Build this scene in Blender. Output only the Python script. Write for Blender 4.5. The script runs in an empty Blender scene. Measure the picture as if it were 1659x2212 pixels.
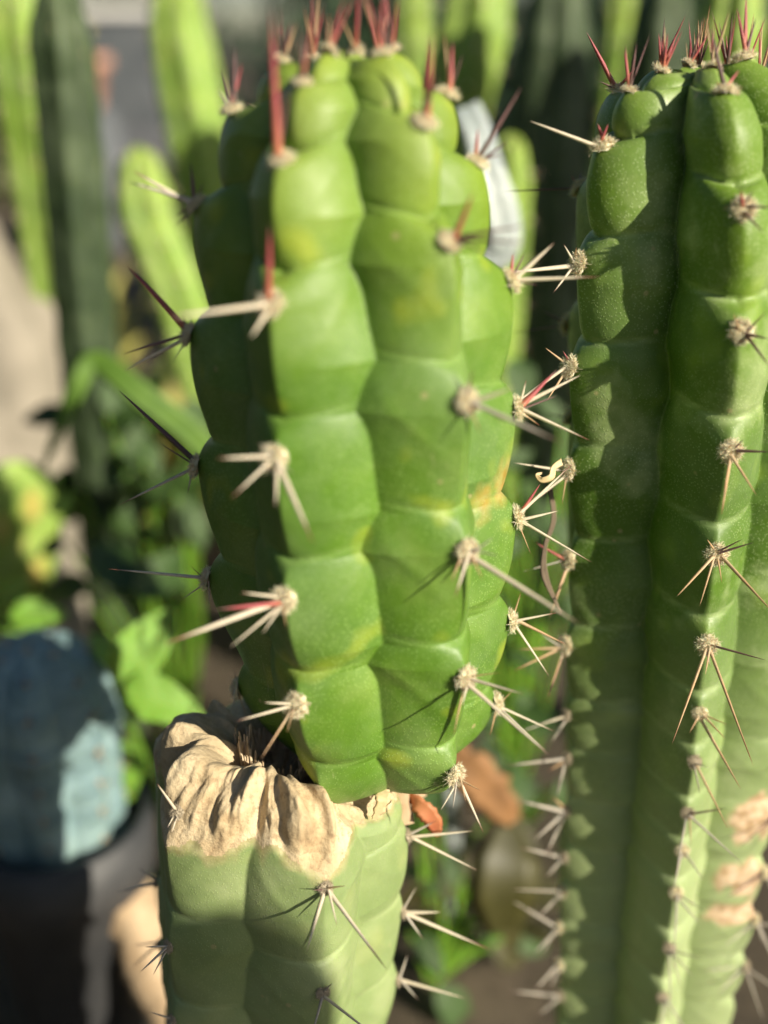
import bpy, math, random
import numpy as np
from mathutils import Vector, Matrix, Quaternion
random.seed(7); rng = np.random.default_rng(7)
sc = bpy.context.scene
COL = sc.collection
R = math.radians

# ------------------------------------------------------------------ camera
H = 0.56                      # eye height above the soil
PITCH = R(24.0)
VFOV = R(52.0)
FPX = 1106.0 / math.tan(VFOV / 2)          # focal length in pixels of a 1659 x 2212 picture
cp, sp = math.cos(PITCH), math.sin(PITCH)
FWD = Vector((0, cp, -sp)); UP = Vector((0, sp, cp)); RIGHT = Vector((1, 0, 0))
EYE = Vector((0, 0, H))
cam = bpy.data.cameras.new('camera'); camo = bpy.data.objects.new('camera', cam); COL.objects.link(camo)
camo.location = EYE; camo.rotation_euler = (R(90) - PITCH, 0, 0)
cam.sensor_fit = 'VERTICAL'; cam.sensor_height = 36.0; cam.sensor_width = 27.0
cam.lens = 18.0 / math.tan(VFOV / 2)
cam.clip_start = 0.01; cam.clip_end = 400
cam.dof.use_dof = True; cam.dof.focus_distance = 0.308; cam.dof.aperture_fstop = cam.lens / 10.0   # 10 mm opening
sc.camera = camo

# ------------------------------------------------------------------ sky, sun, exposure
SUN_AZ, SUN_EL = R(52.0), R(25.0)           # azimuth measured from the camera side towards the right
SUN = Vector((math.sin(SUN_AZ) * math.cos(SUN_EL), -math.cos(SUN_AZ) * math.cos(SUN_EL), math.sin(SUN_EL)))
w = bpy.data.worlds.new('World'); sc.world = w; w.use_nodes = True
nt = w.node_tree; bgn = nt.nodes['Background']
sky = nt.nodes.new('ShaderNodeTexSky'); sky.sky_type = 'NISHITA'; sky.sun_disc = False
sky.sun_elevation = SUN_EL; sky.sun_rotation = math.atan2(SUN.x, SUN.y)
nt.links.new(sky.outputs[0], bgn.inputs[0]); bgn.inputs[1].default_value = 0.05
sun = bpy.data.lights.new('sun', 'SUN'); suno = bpy.data.objects.new('sun', sun); COL.objects.link(suno)
sun.energy = 5.0; sun.angle = R(0.55); sun.color = (1.0, 0.91, 0.74)
suno.rotation_euler = SUN.to_track_quat('Z', 'Y').to_euler(); suno.location = (2, -2, 3)
sc.view_settings.view_transform = 'Standard'; sc.view_settings.look = 'None'
sc.view_settings.exposure = 0.70; sc.view_settings.gamma = 1.0
sc.cycles.use_denoising = True; sc.cycles.adaptive_threshold = .02
sc.cycles.max_bounces = 6; sc.cycles.diffuse_bounces = 3; sc.cycles.glossy_bounces = 3; sc.cycles.transparent_max_bounces = 8

# ------------------------------------------------------------------ pixel <-> world
def P(px, py, d):
    return EYE + FWD * d + RIGHT * ((px - 829.5) / FPX * d) + UP * ((1106 - py) / FPX * d)
def proj(p):
    v = p - EYE; d = v.dot(FWD)
    return 829.5 + v.dot(RIGHT) / d * FPX, 1106 - v.dot(UP) / d * FPX, d
def vline(py, Y):
    """height z at which the vertical plane Y is seen at picture row py, and its depth there"""
    k = (1106 - py) / FPX                     # point: d*cp + k*d*sp = Y
    d = Y / (cp + k * sp)
    return H - d * sp + k * d * cp, d

# ------------------------------------------------------------------ materials
class NT:
    def __init__(s, name):
        s.m = bpy.data.materials.new(name); s.m.use_nodes = True
        s.t = s.m.node_tree; s.b = s.t.nodes['Principled BSDF']
    def n(s, kind, **kw):
        x = s.t.nodes.new('ShaderNode' + kind)
        for k, v in kw.items():
            if k in x.inputs.keys(): x.inputs[k].default_value = v
            else: setattr(x, k, v)
        return x
    def l(s, a, b): s.t.links.new(a, b)
    def coord(s, which='Object'): return s.n('TexCoord').outputs[which]
    def noise(s, co, scale, detail=4, rough=.55):
        x = s.n('TexNoise', Scale=scale, Detail=detail, Roughness=rough); s.l(co, x.inputs['Vector']); return x.outputs['Fac']
    def ramp(s, f, stops):
        x = s.n('ValToRGB'); e = x.color_ramp.elements
        while len(e) < len(stops): e.new(.5)
        for i, (p, c) in enumerate(stops):
            e[i].position = p; e[i].color = (*c, 1) if len(c) == 3 else c
        s.l(f, x.inputs[0]); return x.outputs[0]
    def mix(s, f, a, b, mode='MIX'):
        x = s.n('Mix', data_type='RGBA', blend_type=mode)
        for sock, v in ((x.inputs[0], f), (x.inputs[6], a), (x.inputs[7], b)):
            if hasattr(v, 'default_value'): s.l(v, sock)
            elif isinstance(v, (int, float)): sock.default_value = v
            else: sock.default_value = (*v, 1)
        return x.outputs[2]
    def math(s, op, a, b=0.0):
        x = s.n('Math', operation=op)
        for sock, v in ((x.inputs[0], a), (x.inputs[1], b)):
            if hasattr(v, 'default_value'): s.l(v, sock)
            else: sock.default_value = v
        return x.outputs[0]
    def attr(s, name):
        x = s.n('Attribute', attribute_name=name); return x.outputs['Fac']
    def bump(s, h, strength, dist, prev=None):
        x = s.n('Bump', Strength=strength, Distance=dist); s.l(h, x.inputs['Height'])
        if prev is not None: s.l(prev, x.inputs['Normal'])
        return x.outputs[0]
    def set(s, **kw):
        for k, v in kw.items():
            sock = s.b.inputs[k]
            if hasattr(v, 'default_value'): s.l(v, sock)
            else: sock.default_value = (*v, 1) if isinstance(v, tuple) and len(v) == 3 and sock.type == 'RGBA' else v
        return s.m
    def final(s, **kw): return s.set(**kw)

SSS = True
def cactus_skin(name, deep, mid, pale, yellow, spots=0.6, rough=.38, dots=.5, sss=.12, scar=((.52, .22, .035), (.62, .44, .17))):
    q = NT(name); co = q.coord()
    base = q.ramp(q.noise(co, 38, 4, .6), [(.3, deep), (.52, mid), (.75, pale)])
    sp_ = q.ramp(q.noise(co, 62, 1.5, .4), [(.60, (0, 0, 0)), (.72, (1, 1, 1))])
    base = q.mix(q.math('MULTIPLY', sp_, spots), base, yellow)
    base = q.mix(q.attr('young'), base, yellow)
    base = q.mix(q.attr('fade'), base, pale)
    # pale lines along the creases and tiny pale papillae
    base = q.mix(q.math('MULTIPLY', q.math('MULTIPLY', q.attr('crease'), q.noise(co, 90, 2)), .42), base, tuple(min(1, c * 1.5 + .05) for c in pale))
    vo = q.n('TexVoronoi', Scale=1150.0); q.l(co, vo.inputs['Vector'])
    dot = q.ramp(vo.outputs['Distance'], [(.12, (1, 1, 1)), (.36, (0, 0, 0))])
    patch = q.ramp(q.noise(co, 30, 2), [(.38, (0.15,) * 3), (.62, (1, 1, 1))])
    base = q.mix(q.math('MULTIPLY', q.math('MULTIPLY', dot, patch), dots * .5), base, tuple(min(1, c * 1.6 + .06) for c in pale))
    # uneven waxy bloom, scratches, scattered dust specks and small rusty marks
    bloom = q.ramp(q.noise(co, 24, 5, .65), [(.42, (0, 0, 0)), (.72, (1, 1, 1))])
    base = q.mix(q.math('MULTIPLY', bloom, .24), base, (.30, .37, .22))
    mp = q.n('Mapping'); mp.inputs['Scale'].default_value = (1, 1, .22); mp.inputs['Rotation'].default_value = (.5, .7, .2); q.l(co, mp.inputs[0])
    scr = q.ramp(q.noise(mp.outputs[0], 420, 3, .5), [(.69, (0, 0, 0)), (.76, (1, 1, 1))])
    base = q.mix(q.math('MULTIPLY', q.math('MULTIPLY', scr, patch), .45), base, (.40, .40, .22))
    sv = q.n('TexVoronoi', Scale=75.0); q.l(co, sv.inputs['Vector'])
    speck = q.ramp(sv.outputs['Distance'], [(.05, (1, 1, 1)), (.085, (0, 0, 0))])
    base = q.mix(q.math('MULTIPLY', speck, .5), base, (.42, .34, .18))
    base = q.mix(q.attr('scar'), base, q.ramp(q.noise(co, 300, 4), [(.35, scar[0]), (.62, scar[1])]))
    n2 = q.noise(co, 120, 4, .62)
    hgt = q.math('ADD', q.math('MULTIPLY', n2, 4.0), q.math('MULTIPLY', dot, .9 if dots else 0.0))
    b = q.bump(hgt, .25, .00035)
    rg = q.ramp(n2, [(.3, (rough - .07,) * 3), (.7, (rough + .14,) * 3)])
    q.set(**{'Base Color': base, 'Roughness': rg, 'Normal': b, 'Subsurface Weight': sss if SSS else 0.0, 'Subsurface Scale': .004, 'IOR': 1.42})
    q.b.inputs['Subsurface Radius'].default_value = (.6, 1.0, .2)
    return q.m

M = {}
M['skin_main'] = cactus_skin('young_skin', (.066, .152, .011), (.095, .195, .018), (.165, .265, .048), (.38, .43, .03), .5, .46, 1.1)
M['skin_right'] = cactus_skin('right_skin', (.062, .130, .013), (.085, .165, .020), (.33, .40, .19), (.22, .33, .035), .5, .42, .8, scar=((.40, .27, .15), (.66, .50, .34)))
M['skin_old'] = cactus_skin('old_skin', (.18, .25, .09), (.23, .30, .12), (.32, .38, .18), (.33, .37, .14), .4, .5, .3, scar=((.30, .24, .11), (.48, .40, .22)))
M['skin_bg'] = cactus_skin('bright_skin', (.15, .26, .035), (.21, .33, .05), (.29, .4, .09), (.33, .4, .06), .5, .5, 0)
M['skin_painted_shade'] = cactus_skin('painted_shade_skin', (.018, .036, .012), (.028, .05, .018), (.045, .07, .026), (.05, .075, .02), .3, .6, 0)  # shade of the background columns is put into this dark colour
M['skin_blue'] = cactus_skin('blue_skin', (.13, .21, .23), (.18, .28, .30), (.34, .47, .49), (.2, .3, .3), .3, .6, 0, .05)

def spine_mat(name, base, mid, tip, rough=.45):
    q = NT(name); co = q.coord()
    sep = q.n('SeparateXYZ'); q.l(co, sep.inputs[0])
    oi = q.n('ObjectInfo')
    z = q.math('ADD', sep.outputs['Z'], q.math('MULTIPLY', q.math('SUBTRACT', oi.outputs['Random'], .5), .25))
    mp = q.n('Mapping'); mp.inputs['Scale'].default_value = (2.5, 2.5, 9); q.l(co, mp.inputs[0])
    streak = q.noise(mp.outputs[0], 1.6, 5, .7)
    c = q.ramp(z, [(0.0, base), (.45, mid), (.78, mid), (.98, tip)])
    c = q.mix(q.math('MULTIPLY', q.ramp(streak, [(.45, (0, 0, 0)), (.75, (1, 1, 1))]), .55), c, tuple(x * .38 for x in mid))
    return q.final(**{'Base Color': c, 'Roughness': rough, 'Normal': q.bump(streak, .5, .0003), 'Subsurface Weight': .05, 'Subsurface Scale': .001})
M['ivory'] = spine_mat('spine_ivory', (.60, .52, .38), (.66, .58, .44), (.20, .07, .045))
M['grey'] = spine_mat('spine_grey', (.40, .36, .30), (.47, .42, .35), (.13, .07, .05))
M['red'] = spine_mat('spine_red', (.48, .17, .08), (.38, .075, .085), (.13, .065, .055), .45)
M['dark'] = spine_mat('spine_dark', (.10, .06, .045), (.17, .085, .085), (.05, .03, .03))
M['brown'] = spine_mat('spine_brown', (.55, .43, .27), (.50, .32, .17), (.24, .06, .03))

def plain(name, c0, c1, scale=40, rough=.7, bump=.3, dist=.002, **kw):
    q = NT(name); co = q.coord(); f = q.noise(co, scale, 6, .6)
    q.set(**{'Base Color': q.ramp(f, [(.3, c0), (.7, c1)]), 'Roughness': rough, 'Normal': q.bump(f, bump, dist)}); q.set(**kw); return q.m
M['wool'] = plain('areole_wool', (.84, .71, .45), (.94, .86, .64), 900, .9, .5, .0004, **{'Subsurface Weight': .15, 'Subsurface Scale': .001})
M['wool_grey'] = plain('areole_wool_grey', (.48, .40, .28), (.66, .57, .42), 900, .9, .6, .0006)
def callus():
    q = NT('dry_scar'); co = q.coord(); a = q.noise(co, 70, 6, .65); b = q.noise(co, 420, 5, .7); c = q.noise(co, 22, 3)
    col = q.ramp(a, [(.30, (.30, .20, .10)), (.46, (.50, .38, .22)), (.62, (.62, .50, .32)), (.8, (.70, .61, .44))])
    col = q.mix(q.math('MULTIPLY', q.ramp(b, [(.36, (1, 1, 1)), (.46, (0, 0, 0))]), .5), col, (.24, .15, .08))
    col = q.mix(q.math('MULTIPLY', q.ramp(c, [(.45, (0, 0, 0)), (.65, (1, 1, 1))]), .5), col, (.42, .36, .24))
    return q.final(**{'Base Color': col, 'Roughness': .85, 'Normal': q.bump(q.math('ADD', a, q.math('MULTIPLY', b, .6)), .8, .0016)})
M['scar'] = callus()
M['cork'] = plain('cork', (.34, .23, .13), (.52, .39, .25), 120, .8, .6, .0015)
M['fibre'] = plain('wood_fibre', (.40, .28, .16), (.66, .54, .38), 300, .85, .4, .0008)
M['brown_leaf'] = plain('dry_leaf_brown', (.18, .09, .035), (.34, .17, .065), 60, .7, .5, .002)
M['red_leaf'] = plain('dry_leaf_red', (.36, .10, .045), (.46, .2, .08), 90, .6, .4, .001)
M['husk'] = plain('dry_husk', (.45, .33, .15), (.66, .54, .32), 200, .6, .4, .0006)
M['leaf'] = plain('leaf_green', (.12, .26, .02), (.19, .36, .04), 60, .5, .3, .002, **{'Subsurface Weight': .2, 'Subsurface Scale': .004})
M['leaf_mid'] = plain('leaf_mid', (.06, .13, .012), (.10, .19, .02), 60, .55, .3, .002)
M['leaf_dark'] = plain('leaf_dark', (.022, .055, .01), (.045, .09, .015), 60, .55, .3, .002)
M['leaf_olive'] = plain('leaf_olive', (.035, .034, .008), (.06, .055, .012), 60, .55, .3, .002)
M['leaf_yellow'] = plain('leaf_yellow', (.38, .30, .07), (.42, .44, .12), 40, .6, .3, .002)
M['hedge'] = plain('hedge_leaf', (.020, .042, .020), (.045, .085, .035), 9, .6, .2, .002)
M['hedge_pale'] = plain('hedge_leaf_pale', (.10, .12, .05), (.22, .22, .10), 9, .6, .2, .002)  # paler olive leaves for the dry bush
M['bark'] = plain('bark', (.09, .065, .04), (.2, .15, .1), 50, .85, .6, .004)
M['stone'] = plain('pale_stone', (.20, .18, .14), (.34, .30, .24), 22, .85, .6, .006)
M['white_wall'] = plain('white_plaster', (.7, .68, .64), (.82, .8, .76), 6, .8, .2, .004)
M['grey_wall'] = plain('grey_block', (.06, .07, .08), (.12, .13, .14), 6, .85, .4, .01)
M['terracotta'] = plain('terracotta', (.48, .22, .14), (.6, .34, .24), 16, .8, .2, .003)
M['plastic'] = plain('white_plastic', (.36, .42, .41), (.62, .67, .65), 45, .14, .8, .006, **{'Transmission Weight': .3})
def soil():
    q = NT('soil'); co = q.coord()
    f = q.noise(co, 3.0, 8, .65); g = q.noise(co, 55, 8, .7)
    c = q.ramp(f, [(.3, (.035, .027, .018)), (.5, (.08, .06, .04)), (.7, (.17, .13, .085))])
    c = q.mix(.45, c, q.ramp(g, [(.3, (.02, .017, .012)), (.7, (.18, .14, .09))]))
    return q.final(**{'Base Color': c, 'Roughness': .95, 'Normal': q.bump(g, .9, .01)})
M['soil'] = soil()
M['path'] = plain('path_gravel', (.10, .10, .11), (.17, .17, .17), 90, .9, .6, .006)

# ------------------------------------------------------------------ mesh helpers
def mesh_np(name, v, f, mat, smooth=True, attrs=None):
    """v (n,3); f (m,k) all quads or all tris"""
    me = bpy.data.meshes.new(name); v = np.asarray(v, np.float32); f = np.asarray(f, np.int32)
    k = f.shape[1]
    me.vertices.add(len(v)); me.vertices.foreach_set('co', v.ravel())
    me.loops.add(f.size); me.loops.foreach_set('vertex_index', f.ravel())
    me.polygons.add(len(f)); me.polygons.foreach_set('loop_start', np.arange(0, f.size, k, dtype=np.int32))
    me.polygons.foreach_set('loop_total', np.full(len(f), k, np.int32))
    me.polygons.foreach_set('use_smooth', np.full(len(f), smooth))
    me.update(calc_edges=True)
    for a, vals in (attrs or {}).items():
        me.attributes.new(a, 'FLOAT', 'POINT').data.foreach_set('value', np.asarray(vals, np.float32).ravel())
    me.validate(); me.materials.append(M[mat] if isinstance(mat, str) else mat)
    return me
def link(name, me, parent=None, mw=None):
    o = bpy.data.objects.new(name, me); COL.objects.link(o)
    mw = mw if mw is not None else Matrix.Identity(4)
    if parent is not None:
        o.parent = parent; o.matrix_basis = WM[parent.name].inverted() @ mw
    else: o.matrix_basis = mw
    WM[o.name] = mw.copy(); return o
WM = {}
def thing(name, label, cat, loc, group=None):
    o = link(name, None, None, Matrix.Translation(loc)); o.empty_display_size = .01
    return tag(o, label, cat, group)
def tag(o, label, cat, group=None):
    o['label'] = label; o['category'] = cat
    if group: o['group'] = group
    return o
def grid_faces(nr, nc, wrap=True):
    i = np.arange(nr - 1)[:, None]; j = np.arange(nc if wrap else nc - 1)[None, :]; j2 = (j + 1) % nc
    a = i * nc + j; b = i * nc + j2; c = (i + 1) * nc + j2; d = (i + 1) * nc + j
    return np.stack([a, b, c, d], -1).reshape(-1, 4)
def vnoise(p, seed=0):
    """value noise on (n,3) points"""
    p = np.asarray(p, float); i = np.floor(p).astype(np.int64); f = p - i; f = f * f * (3 - 2 * f); out = 0
    for dx in (0, 1):
        for dy in (0, 1):
            for dz in (0, 1):
                h = ((i[..., 0] + dx) * 374761393 + (i[..., 1] + dy) * 668265263 + (i[..., 2] + dz) * 1274126177 + seed * 97) & 0x7fffffff
                h = ((h ^ (h >> 13)) * 1103515245) & 0x7fffffff
                h = (h ^ (h >> 16)) / 0x7fffffff
                wgt = (f[..., 0] if dx else 1 - f[..., 0]) * (f[..., 1] if dy else 1 - f[..., 1]) * (f[..., 2] if dz else 1 - f[..., 2])
                out = out + h * wgt
    return out
def tube(pts, rads, n=6, cap=True):
    """(v, quads) of a tapered tube along pts"""
    pts = [Vector(p) for p in pts]; V = []; prev = None
    for i, p in enumerate(pts):
        t = (pts[min(i + 1, len(pts) - 1)] - pts[max(i - 1, 0)]).normalized()
        a = t.orthogonal().normalized() if prev is None else (prev - t * prev.dot(t)).normalized()
        prev = a; b = t.cross(a)
        for k in range(n):
            th = 2 * math.pi * k / n; V.append(p + (a * math.cos(th) + b * math.sin(th)) * rads[i])
    return np.array([tuple(x) for x in V]), grid_faces(len(pts), n)

# ------------------------------------------------------------------ ribbed cactus stems
class Stem:
    """vertical-ish ribbed stem. axis: [(z,x,y)], prof: [(r,z)] from the base upwards, ribs: angles in degrees (0 faces the camera side, + right)"""
    def __init__(s, axis, prof, ribs, vdepth=.80, p=1.4, amp=.0028, crease=.0010, slant=.004, wig=.05, top_round=0.0, seed=0, shifts=None, tw=None):
        s.axis = np.array(sorted(axis)); s.seed = seed
        pr = np.array(prof, float)
        # smooth the profile with a Catmull-Rom pass, then measure its length
        q = []
        for i in range(len(pr) - 1):
            p0, p1, p2, p3 = pr[max(i - 1, 0)], pr[i], pr[i + 1], pr[min(i + 2, len(pr) - 1)]
            for t in np.linspace(0, 1, 24, endpoint=False):
                q.append(.5 * ((2 * p1) + (-p0 + p2) * t + (2 * p0 - 5 * p1 + 4 * p2 - p3) * t * t + (-p0 + 3 * p1 - 3 * p2 + p3) * t ** 3))
        q.append(pr[-1]); q = np.array(q); q[:, 0] = np.maximum(q[:, 0], 0)
        s.prof = q; s.S = np.concatenate([[0], np.cumsum(np.hypot(*np.diff(q, axis=0).T))]); s.L = s.S[-1]
        s.ribs = [R(a) for a in ribs]; s.n = len(ribs); s.vd, s.p, s.amp, s.cr, s.slant, s.wig, s.tr = vdepth, p, amp, crease, slant, wig, top_round
        s.ar = [[] for _ in ribs]; s.shifts = shifts or {}
        s.extra = None
    def prof_at(s, S):
        r = np.interp(S, s.S, s.prof[:, 0]); z = np.interp(S, s.S, s.prof[:, 1]); e = .0015
        dr = np.interp(S + e, s.S, s.prof[:, 0]) - np.interp(S - e, s.S, s.prof[:, 0]); dz = np.interp(S + e, s.S, s.prof[:, 1]) - np.interp(S - e, s.S, s.prof[:, 1])
        l = np.hypot(dr, dz) + 1e-9
        return r, z, dz / l, -dr / l
    def tub(s, j, S):
        """tubercle coordinate of rib j at S: bulge 0..1 and distance to the nearest crease"""
        cs = s.cre[j]
        k = np.clip(np.searchsorted(cs, S), 1, len(cs) - 1)
        lo, hi = cs[k - 1], cs[k]; v = np.clip((hi - S) / (hi - lo), 0, 1); va = .26
        B = np.where(v < va, np.sin(.5 * np.pi * np.clip(v / va, 0, 1)) ** .75, 1 - np.clip((v - va) / (1 - va), 0, 1) ** 2.3)
        return B, np.minimum(hi - S, S - lo), v, hi - lo
    def close(s):
        s.cre = []
        for a in s.ar:
            a = sorted(a)
            g = [a[i + 1] - a[i] for i in range(len(a) - 1)] + [max(.004, .8 * (a[-1] - a[-2]))]
            c = [x + .24 * gg for x, gg in zip(a, g)]
            first = c[0] - (c[1] - c[0])
            c = [first] + c
            while c[0] > -.02: c = [c[0] - (c[1] - c[0])] + c
            c.append(max(c[-1] + .01, s.L + .02)); s.cre.append(np.array(c))
    def surf(s, th, S):
        th = np.asarray(th, float); S = np.asarray(S, float)
        r, z, nr, nz = s.prof_at(S); n = s.n
        order = s.ribs
        # rib boundaries (valleys) shifted by neighbouring bulges
        Bm = [s.tub(j, S)[0] for j in range(n)]
        best = np.full(th.shape, -1); U = np.zeros(th.shape)
        for j in range(n):
            a = order[j]; nxt = order[(j + 1) % n] + (2 * np.pi if j == n - 1 else 0); prv = order[j - 1] - (2 * np.pi if j == 0 else 0)
            hi = (a + nxt) / 2 + s.wig * (Bm[j] - Bm[(j + 1) % n]) + s.shift(j, S)
            lo = (prv + a) / 2 + s.wig * (Bm[j - 1] - Bm[j]) + s.shift((j - 1) % n, S)
            d = (th - a + np.pi) % (2 * np.pi) - np.pi
            u = np.where(d >= 0, d / np.maximum(hi - a, .05), d / np.maximum(a - lo, .05))
            m = (np.abs(u) <= 1.0001) & (best < 0); best = np.where(m, j, best); U = np.where(m, u, U)
        au = np.clip(np.abs(U), 0, 1)
        frac = S / s.L
        young = np.clip((frac - (1 - s.tr)) / max(s.tr, 1e-6), 0, 1) if s.tr > 0 else np.zeros_like(frac)
        p = s.p + 1.1 * young; vd = s.vd - .14 * young
        rib = vd + (1 - vd) * (1 - au ** p)
        disp = np.zeros(th.shape); cre = np.zeros(th.shape)
        for j in range(n):
            m = best == j
            if not m.any(): continue
            aj = au[m]; Sj = S[m] - s.slant * aj
            B, dc, v, ln = s.tub(j, Sj)
            sc_ = np.clip(ln / .034, .25, 1.2) * (1 + 2.0 * young[m])
            fall = 1 - aj ** 2.6
            d = s.amp * sc_ * (B - .62) * (.02 + .98 * (1 - aj) ** (3.6 - 2.9 * young[m])) * (1 - aj ** 8)
            g = np.exp(-(dc / .0009) ** 2) * (1 - aj ** 7) * (.30 + .70 * young[m]) * (.5 + vnoise(np.stack([th[m] * 6, S[m] * 90, aj * 2], -1), s.seed + 40)); d = d - s.cr * sc_ * g
            # faint diagonal facet edges running down from the crease corners
            line = np.abs(v - .12 - .62 * (1 - aj)); d = d + .00032 * np.exp(-(line / .085) ** 2) * np.sin(np.pi * np.clip(aj, 0, 1)) * (1 - young[m])
            disp[m] = d; cre[m] = np.exp(-((dc - .0006) / .00055) ** 2) * (1 - aj ** 4)
        lump = (vnoise(np.stack([np.sin(th) * 2.2, np.cos(th) * 2.2, S * 45], -1), s.seed) - .5) * .0016
        disp = disp + lump * np.clip(r / .02, 0, 1)
        if s.extra is not None:
            ddr, ddz = s.extra(th, S, r, z)
        else: ddr = ddz = 0
        rr = np.maximum(r * rib + disp * nr + ddr, 0); zz = z + disp * nz + ddz
        ax = np.interp(zz, s.axis[:, 0], s.axis[:, 1]); ay = np.interp(zz, s.axis[:, 0], s.axis[:, 2])
        pos = np.stack([ax + np.sin(th) * rr, ay - np.cos(th) * rr, zz], -1)
        return pos, cre, young, au
    def shift(s, j, S):
        f = s.shifts.get(j); return f(S) if f else 0.0
    def find(s, j, py):
        """arc position on crest j that is seen at picture row py"""
        S = np.linspace(.002, s.L * .985, 700); r, z, nr, nz = s.prof_at(S); a = s.ribs[j]
        ax = np.interp(z, s.axis[:, 0], s.axis[:, 1]); ay = np.interp(z, s.axis[:, 0], s.axis[:, 2])
        y = []
        for i in range(len(S)):
            y.append(proj(Vector((ax[i] + math.sin(a) * r[i], ay[i] - math.cos(a) * r[i], z[i])))[1])
        return float(S[int(np.argmin(np.abs(np.array(y) - py)))])
    def point(s, j, S):
        e = .0025; a = s.ribs[j]
        q, _, _, _ = s.surf(np.array([a, a - .06, a + .06, a, a]), np.array([S, S, S, S - e, S + e]))
        n = np.cross(q[2] - q[1], q[4] - q[3]); n /= np.linalg.norm(n) + 1e-12
        return Vector(q[0]), Vector(n), Vector(q[4] - q[3]).normalized()
    def build(s, nt_, ns, mat, name, parent, s0=0.0, fade=None, scarf=None, split=None, extra_mat=None):
        th = np.linspace(-np.pi, np.pi, nt_, endpoint=False); S = np.linspace(s0, s.L - 1e-4, ns)
        TT, SS = np.meshgrid(th, S)
        if split is not None:                       # let a mesh row run exactly along the border of the second piece
            Se = split(th); k = np.argmin(np.abs(S[:, None] - Se[None, :]), 0); SS[k, np.arange(nt_)] = Se
        pos, cre, yg, au = s.surf(TT, SS)
        pos_ = pos.reshape(-1, 3); origin = np.array(WM[parent.name].translation)
        A = {'crease': cre, 'young': yg * .55 * (1 - .6 * au), 'fade': fade(TT, SS, pos) if fade else np.zeros_like(cre), 'scar': scarf(TT, SS, pos) if scarf else np.zeros_like(cre)}
        F = grid_faces(ns, nt_)
        if split is None:
            return link(name, mesh_np(name, pos_ - origin, F, mat, attrs=A), parent, Matrix.Translation(Vector(origin)))
        mask = (SS >= Se[None, :] - 1e-7).ravel().astype(float); fm = mask[F].mean(1) > .99; out = []
        for sel, nm, mt in ((~fm, name, mat), (fm, extra_mat[0], extra_mat[1])):
            f = F[sel]; used = np.unique(f); mp = np.zeros(len(pos_), int); mp[used] = np.arange(len(used))
            out.append(link(nm, mesh_np(nm, pos_[used] - origin, mp[f], mt, attrs={k: v.ravel()[used] for k, v in A.items()}), parent, Matrix.Translation(Vector(origin))))
        return out

# ------------------------------------------------------------------ spines and woolly areoles (shared meshes)
def spine_mesh(name, mat, n=8):
    prof = [(0, 1.0), (.03, 1.18), (.08, 1.05), (.3, .93), (.55, .74), (.78, .46), (.92, .22), (1.0, .02)]
    V = []
    for z, r in prof:
        for k in range(n):
            a = 2 * math.pi * k / n; V.append((r * math.cos(a), r * math.sin(a) * .8, z))
    return mesh_np(name, V, grid_faces(len(prof), n), mat)
SP = {k: spine_mesh('spine_' + k, k) for k in ('ivory', 'grey', 'red', 'dark', 'brown')}
def wool_mesh(name, mat, seed, n=760):
    g = np.random.default_rng(seed); V = []; F = []
    nr, nc = 6, 14                                   # lumpy cushion
    for i in range(nr):
        ph = i / (nr - 1) * math.pi / 2
        for k in range(nc):
            a = 2 * math.pi * k / nc; rr = math.cos(ph) * (1 + .16 * g.standard_normal())
            V.append((rr * math.cos(a), rr * math.sin(a), .62 * math.sin(ph) * (1 + .12 * g.standard_normal()) - .12))
    F = [list(f) for f in grid_faces(nr, nc)]
    for _ in range(n):                               # short felted hairs
        a = g.uniform(0, 2 * math.pi); ph = math.acos(g.uniform(.05, 1)) ; c = np.array([math.sin(ph) * math.cos(a), math.sin(ph) * math.sin(a), math.cos(ph) * .62 - .1])
        d = c + g.normal(0, .45, 3); d[2] += .25; d /= np.linalg.norm(d); L = g.uniform(.22, .6); sd = np.cross(d, g.normal(0, 1, 3)); sd /= np.linalg.norm(sd); wd = .032
        b = c * .9; m = b + d * L * .6 + g.normal(0, .06, 3); e = b + d * L + g.normal(0, .14, 3); k = len(V)
        V += [tuple(b - sd * wd), tuple(b + sd * wd), tuple(m + sd * wd * .8), tuple(m - sd * wd * .8), tuple(e + sd * .01), tuple(e - sd * .01)]
        F += [[k, k + 1, k + 2, k + 3], [k + 3, k + 2, k + 4, k + 5]]
    return mesh_np(name, V, F, mat)
WOOL = [wool_mesh('areole_%s' % c, 'wool', i) for i, c in enumerate('abc')]
WOOLG = [wool_mesh('areole_old_%s' % c, 'wool_grey', 10 + i, 420) for i, c in enumerate('ab')]
def align(p, z, sx, sy, sz, roll=0.0):
    return Matrix.Translation(p) @ (z.to_track_quat('Z', 'Y') @ Quaternion((0, 0, 1), roll)).to_matrix().to_4x4() @ Matrix.Diagonal((sx, sy, sz, 1))
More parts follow.
